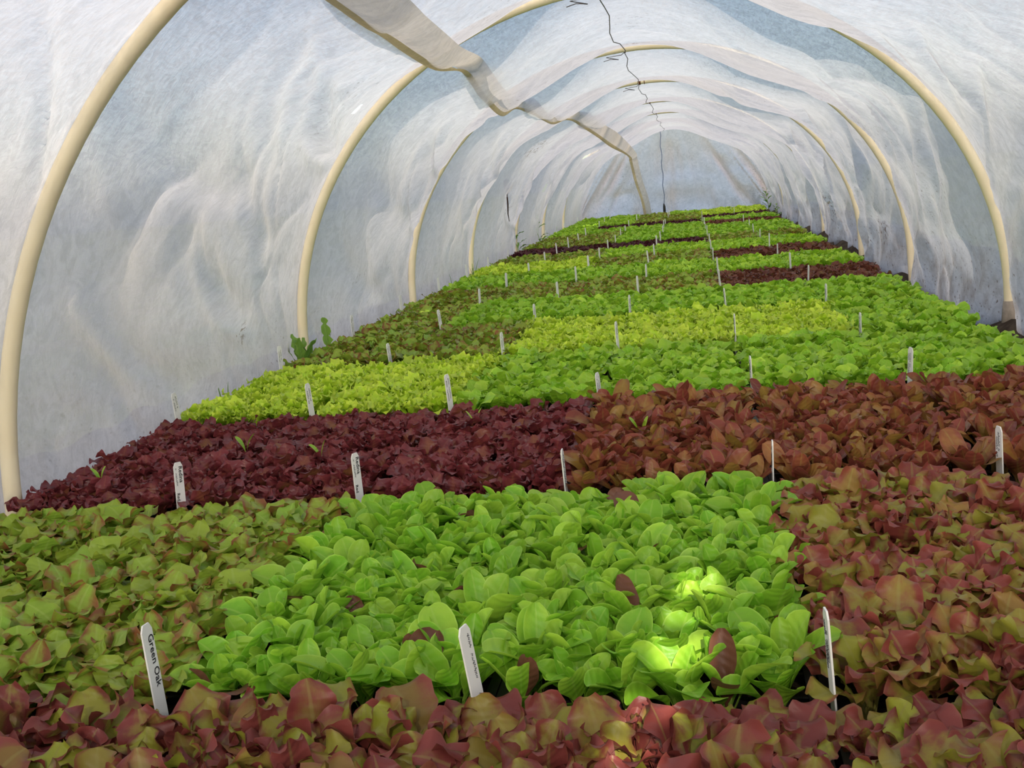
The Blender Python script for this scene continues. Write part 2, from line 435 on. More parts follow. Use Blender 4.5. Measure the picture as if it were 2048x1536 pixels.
def cover_grid(ys, nphi, skirt):
    """points of the draped fleece, rows along y, columns round the arch (left foot to right foot)"""
    phi = np.linspace(PI, 0, nphi)
    P = np.concatenate([np.full(skirt, PI), phi, np.zeros(skirt)])
    drop = np.concatenate([np.linspace(0.16, 0.02, skirt), np.zeros(nphi), np.linspace(0.02, 0.16, skirt)])
    ph = np.radians(np.linspace(90, 180, 200))
    pp = np.stack([AX * np.cos(ph), 0.87 * np.sin(ph)], 1)
    arc = np.concatenate([[0], np.cumsum(np.linalg.norm(np.diff(pp, axis=0), axis=1))])
    adeg = np.degrees(P) - 90
    s1 = np.sign(adeg) * np.interp(np.abs(adeg), np.linspace(0, 90, 200), arc) + np.where(P > 2, drop, -drop)
    yy, pg = np.meshgrid(ys, P, indexing='ij')
    _, sg = np.meshgrid(ys, s1, indexing='ij')
    _, dg = np.meshgrid(ys, drop, indexing='ij')
    d = cover_disp(sg, pg, yy)
    for (a0, y0), (a1, y1), amp, w in CREASES:
        crease(d, sg, yy, (arc_of(a0), y0), (arc_of(a1), y1), amp * 1.2, w * 0.85)
    rr = np.random.default_rng(31)
    for k in range(2, len(HY) - 1):
        for side in (1, -1):
            for _ in range(9):
                a0 = rr.uniform(15, 70); da = rr.uniform(8, 24)
                t0 = rr.uniform(0.05, 0.6); t1 = t0 + rr.uniform(0.2, 0.45)
                y0 = HY[k] + t0 * (HY[k + 1] - HY[k]); y1 = HY[k] + min(t1, 0.98) * (HY[k + 1] - HY[k])
                crease(d, sg, yy, (arc_of(90 + side * a0), y0), (arc_of(90 + side * min(a0 + da, 88)), y1),
                       rr.uniform(0.005, 0.014) * rr.choice((-1, 1)), rr.uniform(0.018, 0.045))
    b = np.interp(yy, HY, HB) + PIPE
    # never let the cloth cut into the pipes from outside: it wraps a little behind them
    near = np.min(np.abs(lean_y(pg, yy)[..., None] - np.array(HY)[None, None, :]), axis=-1)
    lim = -0.004 + np.clip((near - 0.012) / 0.05, 0, 1) * 0.12
    d = np.clip(d, -0.03, np.maximum(lim, 0.0))
    nx, nz = np.cos(pg) / AX, np.sin(pg) / b
    ln = np.sqrt(nx * nx + nz * nz)
    X = XC + (AX + PIPE) * np.cos(pg) - nx / ln * d
    Z = ZC + b * np.sin(pg) - nz / ln * d - dg
    # the hem is tucked outwards under the soil
    tuck = np.clip((dg - 0.10) / 0.06, 0, 1) * 0.05
    X = X + np.where(pg > 2, -tuck, tuck)
    return np.stack([X, yy, Z], -1)

NPHI, SKIRT = 250, 8
ys = np.concatenate([np.arange(-2.0, -0.8, 0.03), np.arange(-0.8, 3.0, 0.0125), np.arange(3.0, 6.0, 0.020), np.arange(6.0, Y_END + 0.02, 0.032)])
G = cover_grid(ys, NPHI, SKIRT)
nr, nc = G.shape[:2]
F = grid_faces(nr, nc)
cen = G.reshape(-1, 3)[F].mean(1)
keep = np.ones(len(F), bool)
# worn slits near the ridge above the camera: a little sun falls through them on the front trays
lt = (cen[:, 2] - 0.122) / -SUN_TRAVEL.z
land_x, land_y = cen[:, 0] + SUN_TRAVEL.x * lt, cen[:, 1] + SUN_TRAVEL.y * lt
def slit(x, y0, y1, w):
    keep[(np.abs(land_x - x) < w / 2) & (land_y > y0) & (land_y < y1) & (cen[:, 2] > 0.6) & (cen[:, 1] < 0.5)] = False
slit(-0.010, 0.985, 1.06, 0.046); slit(-0.024, 0.925, 0.965, 0.046); slit(-0.030, 0.835, 0.895, 0.056); slit(-0.055, 0.74, 0.79, 0.046); slit(-0.060, 0.68, 0.72, 0.046)
# small snags in the fleece
for (hx, hy_, hz, hw, hl) in ((-0.856, 2.685, 0.736, 0.010, 0.020), (-0.856, 8.528, 0.696, 0.030, 0.050), (-1.025, 7.231, 0.48, 0.028, 0.060)):
    m = (np.abs(cen[:, 2] - hz) < hw) & (np.abs(cen[:, 1] - hy_) < hl) & (cen[:, 0] < -0.5)
    keep[m] = False
cover = obj('ceiling', mesh('ceiling', G.reshape(-1, 3), F[keep], M_COVER))
tag(cover, 'pale fleece tunnel cover draped over the hoops, creased and soiled', kind='structure')

# the far end, gathered to the ridge and hanging in folds
nu, nv = 160, 40
ph = np.linspace(PI, 0, nu)
be = hoop_b(Y_END) + PIPE
V = []
for j in range(nv):
    f = j / (nv - 1)
    for i in range(nu):
        x = XC + (AX + PIPE + 0.01) * math.cos(ph[i])
        zt = ZC + (be + 0.01) * math.sin(ph[i])
        z = -0.03 + (zt + 0.03) * f
        xs = (x - XC) / (0.30 + 0.70 * (1 - f) ** 0.8)
        fold = 0.09 * (1 - abs(vnoise(np.array(xs * 2.3), np.array(f * 0.8), 21))) ** 3 + 0.045 * (1 - abs(vnoise(np.array(xs * 5.5), np.array(f * 1.2), 22))) ** 3 + 0.03 * vnoise(np.array(xs * 3), np.array(z * 6), 23)
        fold = max(0.0, float(fold))
        V.append((x, Y_END + 0.02 - fold * min(1, (1 - f) * 3 + 0.05), z))
back = obj('wall_back', mesh('wall_back', np.array(V), grid_faces(nv, nu), M_END))
tag(back, 'far end of the tunnel closed with hanging fleece folds', kind='structure')

# soil inside, field outside
gx, gy = np.meshgrid(np.linspace(-1.5, 1.25, 60), np.linspace(-1.5, 11.8, 220), indexing='ij')
gz = 0.006 * vnoise(gx * 9, gy * 9, 8) + 0.004 * vnoise(gx * 25, gy * 25, 9)
side = np.clip((gx - 0.69) / 0.08, 0, 1) + np.clip((-1.085 - gx) / 0.05, 0, 1)
gz = gz + np.clip((gx - 0.69) / 0.09, 0, 1) * (0.055 + 0.02 * vnoise(gx * 12, gy * 4, 15)) + side * (0.018 + 0.016 * vnoise(gx * 14, gy * 8, 10))
fl = obj('floor', mesh('floor', np.stack([gx, gy, gz - 0.008], -1).reshape(-1, 3), grid_faces(60, 220)[:, ::-1].copy(), plain('bed_soil', (0.045, 0.032, 0.023), 0.95, 0.1, 0.8, 25.0, (0.10, 0.075, 0.055))))
tag(fl, kind='structure')
gd = Geo(); gd.box(-60, 60, -60, 60, -0.08, -0.05)
tag(gd.build('ground', plain('field_grass', (0.20, 0.22, 0.08), 0.9, 0.1, 0.7, 2.0, (0.26, 0.22, 0.13))), kind='structure')

# ------------------------------------------------------------------ hoops
ORD = ['first', 'second', 'third', 'fourth', 'fifth', 'sixth', 'seventh', 'eighth', 'ninth', 'tenth', 'eleventh', 'twelfth',
       'thirteenth', 'fourteenth', 'fifteenth', 'sixteenth', 'seventeenth', 'eighteenth']
RIDGE = {}
vis_hoops = HY[3:10]
for k, y in enumerate(vis_hoops):
    b = hoop_b(y)
    root = empty('hoop', (XC, y, 0))
    lean = random.uniform(-0.03, 0.03) if k else -0.03
    pts = [(-AX - 0.004, lean * 0.3, -0.06), (-AX - 0.002, lean * 0.2, 0.02)]
    for i in range(57):
        p = PI - PI * i / 56
        pts.append((AX * math.cos(p), 0.006 * math.sin(2 * p + k) + (0.112 * math.sin(p) if k == 0 else 0), ZC + b * math.sin(p)))
    pts += [(AX + 0.002, -lean * 0.2, 0.02), (AX + 0.004, -lean * 0.3, -0.06)]
    Geo().tube(pts, PIPE, 14).build('pipe', M_PVC, root, True)
    where = ['arching up past the near edge of the left wall', 'crossing the left wall above the weeds, its far foot taped',
             'third from the camera, its foot in soil',
             'fourth from the camera', 'fifth from the camera', 'sixth from the camera', 'farthest, close to the end wall'][k]
    tag(root, 'cream plastic pipe hoop ' + where, 'hoop', 'pipe hoops of the tunnel')
    RIDGE[y] = ZC + b
    # rusty wire wrapped round the ridge
    xr = -0.05
    for wx, turns in ((xr, 3), (xr + 0.025, 1)) if k in (1, 3) else ((xr, 2),):
        hel = []
        for i in range(turns * 12 + 1):
            q = 2 * PI * i / 12
            hel.append((wx + 0.0030 * i / 12, (0.112 if k == 0 else 0) + (PIPE + 0.0012) * math.cos(q), ZC + b * math.sqrt(max(0, 1 - (wx / AX) ** 2)) + (PIPE + 0.0012) * math.sin(q)))
        Geo().tube(hel, 0.0017, 5).build('wire_tie', M_RUST, root, True)
    if k in (1, 2, 3):
        zz = ZC + b - PIPE
        Geo().tube([(xr, 0, zz - .002), (xr - .01, -.004, zz - .010), (xr - .04, -.01, zz - .012), (xr - .065, -.012, zz - .014), (xr - .02, -.012, zz - .026), (xr - .05, -.014, zz - .022), (xr - .075, -.016, zz - .028)], 0.0013, 5).build('loose_wire_end', M_WIRE, root, True)
    if k == 1:
        tp = [(AX - 0.0005, 0, 0.045), (AX, 0, 0.065), (AX, 0, 0.085), (AX - 0.001, 0, 0.12)]
        Geo().tube(tp, [PIPE + .004, PIPE + .007, PIPE + .006, PIPE + .002], 12).build('tape_wrap', M_TAPE, root, True)

# ridge wire strung from hoop to hoop
pts = []
hl = [-0.85, 0.4] + vis_hoops + [Y_END - 0.1]
for i in range(len(hl) - 1):
    y0, y1 = hl[i], hl[i + 1]
    z0, z1 = [ZC + hoop_b(v) - PIPE - 0.002 for v in (y0, y1)]
    for q in np.linspace(0, 1, 9)[:-1]:
        pts.append((XC - 0.048 + 0.012 * math.sin(q * 9 + i * 2) * (q > 0), y0 + (y1 - y0) * q, z0 + (z1 - z0) * q - 0.016 * 4 * q * (1 - q) + (0.005 * math.sin(q * 23 + i) if 0 < q < 1 else 0)))
w = Geo().tube(pts, 0.0016, 5).build('ridge_wire', M_WIRE, None, True)
tag(w, 'thin kinked dark wire strung along the ridge under the hoops', 'wire')
# cord down the far end
cx, cy = -0.255, Y_END - 0.13
cpts = [(cx + 0.006 * math.sin(i * 1.7), cy + 0.004 * math.sin(i), 0.93 - (0.93 - 0.17) * i / 14) for i in range(15)]
cr = empty('weighted_line', (0, 0, 0))
Geo().tube(cpts, 0.004, 6).build('cord', M_CORD, cr, True)
Geo().tube([(cpts[-1][0], cy, 0.20), (cpts[-1][0] + .003, cy, 0.17), (cpts[-1][0] + .003, cy, 0.12), (cpts[-1][0], cy, 0.10)], [0.004, 0.013, 0.014, 0.005], 8).build('weight', plain('dark_weight', (0.02, 0.02, 0.02), 0.6), cr, True)
tag(cr, 'blue-grey cord with a dark weight hanging down the far end wall', 'cord')

# ------------------------------------------------------------------ hanging flap (loose selvedge of the cover)
FL = np.array([(-0.60, 1.3, 0.90), (-0.596, 1.9, 0.863), (-0.591, 2.1, 0.841), (-0.594, 2.35, 0.83), (-0.601, 2.6, 0.817), (-0.586, 2.85, 0.836), (-0.611, 3.2, 0.823),
      (-0.633, 3.5, 0.793), (-0.63, 3.8, 0.764), (-0.621, 4.1, 0.801), (-0.618, 4.4, 0.803), (-0.58, 4.8, 0.771), (-0.556, 5.2, 0.803),
      (-0.534, 5.7, 0.791), (-0.52, 6.6, 0.751), (-0.528, 8.0, 0.72), (-0.560, 10.6, 0.690), (-0.565, 10.95, 0.640), (-0.535, 11.05, 0.45), (-0.485, 11.1, 0.25), (-0.46, 11.1, 0.06)])
FR = np.array([(-0.44, 1.3, 0.89), (-0.454, 1.9, 0.847), (-0.476, 2.1, 0.851), (-0.493, 2.35, 0.85), (-0.507, 2.6, 0.847), (-0.514, 2.85, 0.853), (-0.555, 3.2, 0.866),
      (-0.579, 3.5, 0.85), (-0.598, 3.8, 0.833), (-0.61, 4.1, 0.818), (-0.588, 4.4, 0.849), (-0.577, 4.8, 0.807), (-0.53, 5.2, 0.826),
      (-0.491, 5.7, 0.849), (-0.47, 6.6, 0.819), (-0.468, 8.0, 0.803), (-0.480, 10.6, 0.72), (-0.485, 10.95, 0.65), (-0.455, 11.05, 0.46), (-0.405, 11.1, 0.26), (-0.38, 11.1, 0.06)])
def resample(P, n):
    t = np.linspace(0, len(P) - 1, n)
    i = np.clip(t.astype(int), 0, len(P) - 2); f = (t - i)[:, None]
    p0, p1, p2, p3 = P[np.maximum(i - 1, 0)], P[i], P[i + 1], P[np.minimum(i + 2, len(P) - 1)]
    return 0.5 * ((2 * p1) + (-p0 + p2) * f + (2 * p0 - 5 * p1 + 4 * p2 - p3) * f ** 2 + (-p0 + 3 * p1 - 3 * p2 + p3) * f ** 3)
NF, NW = 240, 12
L_, R_ = resample(FL, NF), resample(FR, NF)
V = []
for i in range(NF):
    for j in range(NW):
        f = j / (NW - 1)
        p = L_[i] * (1 - f) + R_[i] * f
        wd = np.linalg.norm(R_[i] - L_[i])
        p = p + np.array([0.0, 0.0, -0.20 * wd * math.sin(PI * f) + 0.008 * math.sin(i * 0.22 + f * 2.5) * f * (1 - f) * 4 + 0.003 * math.sin(i * 0.31) * (1 - f)])
        V.append(p)
flap = obj('hanging_flap', mesh('hanging_flap', np.array(V), grid_faces(NF, NW), M_FLAP))
HV = []
for i in range(NF):
    for j in range(5):
        p = L_[i] * (1 - 0.36 * j / 4) + R_[i] * 0.36 * j / 4
        wd = np.linalg.norm(R_[i] - L_[i])
        HV.append(p + np.array([0.001, 0, -0.20 * wd * math.sin(PI * 0.36 * j / 4) - 0.006 * math.sin(PI * j / 4) - 0.003 + 0.003 * math.sin(i * 0.31) * (1 - j / 4 * .36)]))
obj('hem', mesh('hem', np.array(HV[:NF * 5]), grid_faces(NF, 5), M_HEM), flap)['label'] = 'yellowed folded hem'
tag(flap, 'dingy beige strip of loose fleece hanging along the left of the ridge', 'fabric strip')

# ------------------------------------------------------------------ leaves and plants
#            len    halfw  n  narrow-stalk  e0in e1in e0out e1out cup  wave freq lobe lobef nt nv
CULT = {
    'G': dict(L=0.072, W=0.0152, n=10, tp=0.40, ei=(86, 60), eo=(66, -4), cup=0.42, wave=0.0016, fr=1.6, lobe=0.0, lf=0, h=1.0),
    'O': dict(L=0.066, W=0.0198, n=8, tp=0.34, ei=(82, 48), eo=(60, -16), cup=0.05, wave=0.0040, fr=2.8, lobe=0.05, lf=3.5, h=1.0),
    'F': dict(L=0.076, W=0.0210, n=8, tp=0.30, ei=(84, 52), eo=(64, -10), cup=0.14, wave=0.0060, fr=3.1, lobe=0.05, lf=6.0, h=1.0),
    'D': dict(L=0.057, W=0.0165, n=9, tp=0.28, ei=(84, 52), eo=(60, 0), cup=0.15, wave=0.0045, fr=2.8, lobe=0.06, lf=3.4, h=1.0),
    'B': dict(L=0.073, W=0.0140, n=9, tp=0.38, ei=(86, 66), eo=(72, 8), cup=0.32, wave=0.0020, fr=2.0, lobe=0.03, lf=2, h=1.0),
    'Y': dict(L=0.066, W=0.0195, n=9, tp=0.26, ei=(84, 56), eo=(64, 0), cup=0.10, wave=0.0070, fr=4.6, lobe=0.09, lf=5.5, h=1.0),
    'M': dict(L=0.066, W=0.0180, n=8, tp=0.34, ei=(84, 56), eo=(66, 0), cup=0.10, wave=0.0042, fr=3.0, lobe=0.13, lf=3.6, h=1.0),
}
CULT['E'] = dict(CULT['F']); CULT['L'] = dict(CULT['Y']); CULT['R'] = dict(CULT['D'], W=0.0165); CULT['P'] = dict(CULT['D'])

def leaf_geo(c, kind, rng, nt, nv):
    """kind 0 (heart leaf) .. 1 (outermost leaf); base at origin, growing towards +x"""
    L = c['L'] * (0.80 + 0.25 * kind) * rng.uniform(0.92, 1.08)
    W = c['W'] * (0.72 + 0.33 * kind) * rng.uniform(0.9, 1.1)
    e0 = math.radians(c['ei'][0] * (1 - kind) + c['eo'][0] * kind + rng.uniform(-6, 6))
    e1 = math.radians(c['ei'][1] * (1 - kind) + c['eo'][1] * kind + rng.uniform(-14, 14))
    ph1, ph2 = rng.uniform(0, 6.28), rng.uniform(0, 6.28)
    t = 1 - (1 - np.linspace(0, 1, nt)) ** 1.45
    el = e0 + (e1 - e0) * np.clip((t - 0.15) / 0.85, 0, 1) ** 1.1
    dx = np.cos(el); dz = np.sin(el)
    step = np.diff(t) * L
    X = np.concatenate([[0], np.cumsum((dx[:-1] + dx[1:]) / 2 * step)])
    Z = np.concatenate([[0], np.cumsum((dz[:-1] + dz[1:]) / 2 * step)])
    tp = c['tp']; tm = 0.66
    lo = np.clip((t - tp * 0.5) / (tm - tp * 0.5), 0, 1)
    hi = np.clip((t - tm) / (1 - tm), 0, 1)
    blade = (lo * lo * (3 - 2 * lo)) ** 0.85 * np.sqrt(np.maximum(1 - hi ** 2.3, 0))
    w = np.maximum(W * blade, W * 0.13 * (1 - 0.4 * t))
    w[-1] = W * 0.26
    v = np.linspace(-1, 1, nv)
    tg, vg = np.meshgrid(t, v, indexing='ij')
    wg = np.repeat(w[:, None], nv, 1)
    sgn = np.sign(vg)
    amt = np.clip((tg - tp * 0.7) / 0.25, 0, 1)
    lob = 1 + c['lobe'] * np.sin(c['lf'] * 2 * PI * tg + np.where(vg > 0, ph1, ph2)) * np.abs(vg) * amt
    across = vg * wg * lob
    wave = c['wave'] * np.sin(c['fr'] * 2 * PI * tg + np.where(vg > 0, ph1, ph2)) * vg ** 2 * amt
    cup = (c['cup'] * rng.uniform(0.4, 1.5) * (vg ** 2)) * wg * 0.9
    twist = rng.uniform(-0.35, 0.35) * tg * vg * wg
    nrm = wave + cup + twist
    tipx = -(vg ** 2) * W * 0.42 * np.clip((tg - 0.85) / 0.15, 0, 1) * 0.10
    ce, se = np.cos(el)[:, None], np.sin(el)[:, None]
    P = np.stack([X[:, None] + tipx * ce - nrm * se, across, Z[:, None] + tipx * se + nrm * ce], -1)
    bend = rng.uniform(-0.25, 0.25)
    P[..., 1] += bend * P[..., 0] ** 2 / L
    uv = np.stack([tg, (vg + 1) / 2], -1)
    return P.reshape(-1, 3), grid_faces(nt, nv), uv.reshape(-1, 2)

def rosette(c, rng, n=None):
    """list of (kind, matrix) for one seedling"""
    n = n or c['n']
    out = []
    a0 = rng.uniform(0, 6.28)
    for i in range(n):
        kind = (i + 0.5) / n
        a = a0 + i * 2.39996 + rng.uniform(-0.25, 0.25)
        sc = rng.uniform(0.88, 1.12)
        off = 0.001 + 0.004 * kind
        z = 0.004 * (1 - kind)
        m = Matrix.Translation((off * math.cos(a), off * math.sin(a), z)) @ Matrix.Rotation(a, 4, 'Z') @ Matrix.Rotation(rng.uniform(-0.22, 0.22), 4, 'X') @ Matrix.Scale(sc, 4)
        out.append((kind, m))
    return out

def bake(parts):
    """[(V,F,uv,matrix,rand)] -> merged arrays"""
    Vs, Fs, Us, Rs, b = [], [], [], [], 0
    for V, F, uv, m, r in parts:
        A = np.array(m)
        Vs.append(V @ A[:3, :3].T + A[:3, 3]); Fs.append(F + b); Us.append(uv); Rs.append(np.full(len(V), r)); b += len(V)
    return np.concatenate(Vs), np.concatenate(Fs), np.concatenate(Us), np.concatenate(Rs)

NX, NY = 6, 12
PX, PY = 0.0446, 0.0464
def plant_spots(rng, miss=0.012):
    for j in range(NY):
        for i in range(NX):
            if rng.random() < miss: continue
            x = (i - (NX - 1) / 2) * PX + rng.uniform(-.005, .005)
            y = (j - (NY - 1) / 2) * PY + rng.uniform(-.005, .005)
            m = Matrix.Translation((x, y, 0.055)) @ Matrix.Rotation(rng.uniform(0, 6.28), 4, 'Z') @ Matrix.Rotation(rng.uniform(-.14, .14), 4, 'X') @ Matrix.Scale(rng.uniform(0.86, 1.14), 4)
            yield i, j, m

# near: leaf meshes shared by every leaf object; middle: one mesh per seedling; far: one foliage mesh per tray
LEAVES, PLANT_B, FOL = {}, {}, {}
STALK = {}
prng = random.Random(5)
NK = 8
def near_leaves(c):
    if c not in LEAVES:
        LEAVES[c] = []
        nt = 15 if CULT[c]['fr'] > 3 else 12
        for k in range(NK):
            for v in range(2):
                V, F, uv = leaf_geo(CULT[c], (k + 0.5) / NK, prng, nt, 9)
                LEAVES[c].append(mesh('leaf', V, F, LM[c], uv, np.zeros(len(V))))
        g = Geo(); g.tube([(0, 0, -0.006), (0, 0, 0.002), (0.0005, 0, 0.010)], [0.0028, 0.0034, 0.0022], 7)
        STALK[c] = mesh('stalk', np.array([tuple(p) for p in g.v]), g.f, LM[c], np.zeros((len(g.v), 2)), np.zeros(len(g.v)))
    return LEAVES[c]
def mid_plants(c):
    if c not in PLANT_B:
        PLANT_B[c] = []
        nt = 11 if CULT[c]['fr'] > 3.5 else 8
        for v in range(6):
            parts = [(*leaf_geo(CULT[c], kd, prng, nt, 5), m, prng.random()) for kd, m in rosette(CULT[c], prng)]
            V, F, uv, r = bake(parts)
            PLANT_B[c].append(mesh('lettuce_seedling', V, F, LM[c], uv, r))
    return PLANT_B[c]
def far_foliage(c, v, gap=None):
    key = (c, v, gap)
    if key not in FOL:
        parts = []
        for i, j, pm in plant_spots(prng, 0.02):
            if gap == 'front' and j < 2: continue
            if gap == 'frontright' and j < 6 and i > 2: continue
            for kd, m in rosette(CULT[c], prng, 7):
                parts.append((*leaf_geo(CULT[c], kd, prng, 6 if CULT[c]['fr'] > 3.5 else 5, 4), pm @ m, prng.random()))
        V, F, uv, r = bake(parts)
        FOL[key] = mesh('foliage', V, F, LM[c], uv, r)
    return FOL[key]

# ------------------------------------------------------------------ trays
COLX = [-1.08, -0.78, -0.49, -0.20, 0.09, 0.38]
CW, ROW0, RP = 0.29, 0.215, 0.61
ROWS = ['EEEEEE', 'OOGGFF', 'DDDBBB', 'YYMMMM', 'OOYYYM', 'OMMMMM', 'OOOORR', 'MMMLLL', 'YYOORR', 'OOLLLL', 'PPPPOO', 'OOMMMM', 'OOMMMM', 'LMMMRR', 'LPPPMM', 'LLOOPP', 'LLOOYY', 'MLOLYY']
DESC = {'G': 'smooth bright green lettuce', 'O': 'olive lettuce tinged red', 'F': 'wavy red and olive lettuce', 'E': 'wavy shade-toned red-olive lettuce', 'D': 'dark red lettuce', 'B': 'bronze red lettuce',
        'Y': 'frilly yellow-green lettuce', 'M': 'mid green lettuce', 'L': 'lime green lettuce', 'R': 'brown-red lettuce', 'P': 'purple-red lettuce'}
TW, TL = 0.279, 0.575

def tray_shell():
    g = Geo()
    hw, hl, t = TW / 2, TL / 2, 0.0025
    zt = 0.060
    for x0, x1, y0, y1 in ((-hw, -hw + t, -hl, hl), (hw - t, hw, -hl, hl), (-hw + t, hw - t, -hl, -hl + t), (-hw + t, hw - t, hl - t, hl)):
        g.box(x0, x1, y0, y1, 0.004, zt)
    for x0, x1, y0, y1 in ((-hw - .004, -hw + .006, -hl - .004, hl + .004), (hw - .006, hw + .004, -hl - .004, hl + .004), (-hw, hw, -hl - .004, -hl + .006), (-hw, hw, hl - .006, hl + .004)):
        g.box(x0, x1, y0, y1, zt - .003, zt + .002)
    g.box(-hw + .004, hw - .004, -hl + .004, hl - .004, 0.002, 0.006)
    for i in range(1, NX):
        x = (i - NX / 2) * PX; g.box(x - .0022, x + .0022, -hl + .006, hl - .006, 0.02, zt)
    for j in range(1, NY):
        y = (j - NY / 2) * PY; g.box(-hw + .006, hw - .006, y - .0022, y + .0022, 0.02, zt)
    for i in range(13):
        x = -hw + .018 + i * (TW - .036) / 12
        g.box(x - .003, x + .003, -hl - .003, -hl, 0.006, zt - .003); g.box(x - .003, x + .003, hl, hl + .003, 0.006, zt - .003)
    for j in range(25):
        y = -hl + .02 + j * (TL - .04) / 24
        g.box(-hw - .003, -hw, y - .003, y + .003, 0.006, zt - .003); g.box(hw, hw + .003, y - .003, y + .003, 0.006, zt - .003)
    return mesh('tray_shell', np.array([tuple(p) for p in g.v]), g.f, M_TRAY, smooth=False)
def soil_mesh():
    sx, sy = np.meshgrid(np.linspace(-TW / 2 + .003, TW / 2 - .003, 14), np.linspace(-TL / 2 + .003, TL / 2 - .003, 26), indexing='ij')
    sz = 0.053 + 0.003 * vnoise(sx * 90, sy * 90, 12)
    return mesh('potting_mix', np.stack([sx, sy, sz], -1).reshape(-1, 3), grid_faces(14, 26)[:, ::-1].copy(), M_SOIL)
ME_TRAY, ME_SOIL = tray_shell(), soil_mesh()

trng = random.Random(19)
NEAR_COLS = {0: (1, 2, 3, 4), 1: (0, 1, 2, 3, 4), 2: (0, 1, 2, 3, 4, 5)}
GAPS = {(10, 1): 'front', (10, 2): 'front', (10, 5): 'frontright'}
for r, line in enumerate(ROWS):
    for c in range(6):
        cv = line[c]
        rest = line[c]
        root = empty('seedling_tray', (COLX[c] + CW / 2 + trng.uniform(-.003, .003), ROW0 + RP * (r + 0.5) + trng.uniform(-.006, .006), trng.uniform(0, .004)))
        root.rotation_euler.z = trng.uniform(-.008, .008)
        tag(root, 'tray of %s, %s from left wall, %s row from the camera' % (DESC[cv], ORD[c], ORD[r]), 'seedling tray', 'seedling trays in rows')
        obj('tray_shell', ME_TRAY, root)
        obj('potting_mix', ME_SOIL, root)
        if r in NEAR_COLS and c in NEAR_COLS[r]:
            lv = near_leaves(cv)
            for i, j, pm in plant_spots(trng):
                if r == 0 and j < 5: continue
                p = obj('lettuce_seedling', STALK[cv], root, mtx=pm)
                for kd, m in rosette(CULT[cv], trng):
                    k = min(NK - 1, int(kd * NK))
                    obj('leaf', lv[k * 2 + trng.randrange(2)], p, mtx=m)
        elif 3 <= r <= 6:
            pl = mid_plants(cv)
            for i, j, pm in plant_spots(trng):
                obj('lettuce_seedling', pl[trng.randrange(6)], root, mtx=pm)
        else:
            fo = obj('foliage', far_foliage(cv, (r + c) % 2, GAPS.get((r, c))), root)
            fo['kind'] = 'stuff'
            if trng.random() < 0.5 and (r, c) not in GAPS: fo.rotation_euler.z = PI

# ------------------------------------------------------------------ plant markers
def marker_mesh():
    w, t = 0.0080, 0.0008
    prof = [(-w, 0.030), (-w * 0.95, 0.112), (-w * 0.55, 0.118), (w * 0.55, 0.118), (w * 0.95, 0.112), (w, 0.030), (0.0, 0.0)]
    V = [(-t, a, b) for a, b in prof] + [(t, a, b) for a, b in prof]
    n = len(prof)
    Fc = [tuple(range(n)), tuple(range(2 * n - 1, n - 1, -1))] + [(i, n + i, n + (i + 1) % n, (i + 1) % n) for i in range(n)]
    return mesh('plant_marker', np.array(V), Fc, M_WHITE, smooth=False)
ME_MARK = marker_mesh()

def text_mesh(body, size):
    cu = bpy.data.curves.new('lettering', 'FONT')
    cu.body = body; cu.size = size; cu.resolution_u = 2; cu.offset = 0.00012
    o = bpy.data.objects.new('lettering', cu)
    COL.objects.link(o)
    dg = bpy.context.evaluated_depsgraph_get()
    me = bpy.data.meshes.new_from_object(o.evaluated_get(dg))
    bpy.data.objects.remove(o)
    me.materials.clear(); me.materials.append(M_INK)
    return me

def squiggle(n, h, seed):
    """a line of illegible pen strokes"""
    rg = random.Random(seed)
    g = Geo(); x = 0.0
    for i in range(n):
        if rg.random() < 0.15: x += h * 0.6; continue
        pts = [(x, rg.uniform(0, h * .3), 0), (x + h * .25, rg.uniform(h * .5, h), 0), (x + h * .5, rg.uniform(0, h * .3), 0), (x + h * .7, rg.uniform(h * .3, h * .8), 0)]
        g.tube(pts, h * 0.07, 4)
        x += h * 0.85
    return mesh('lettering', np.array([tuple(v) for v in g.v]), g.f, M_INK, smooth=False)
TX = {'green': text_mesh('Green Oak', 0.0105), 'redina': text_mesh('Redina', 0.0092), 'red': text_mesh('Red', 0.0075),
      's1': squiggle(9, 0.0042, 1), 's2': squiggle(13, 0.0040, 2), 's3': squiggle(11, 0.0038, 3), 's4': squiggle(7, 0.0045, 4)}
# writing runs down the face that looks along +x (or along -x on the right of the bed), letters lying on their side
def write(mk, key, across, top, face):
    # text x axis -> -z, text y axis -> +y seen on the +x face
    if face > 0:
        m = Matrix(((0, 0, 1, 0.0011), (0, 1, 0, across), (-1, 0, 0, top), (0, 0, 0, 1)))
    else:
        m = Matrix(((0, 0, -1, -0.0011), (0, -1, 0, across), (-1, 0, 0, top), (0, 0, 0, 1)))
    obj('lettering', TX[key], mk, mtx=m)

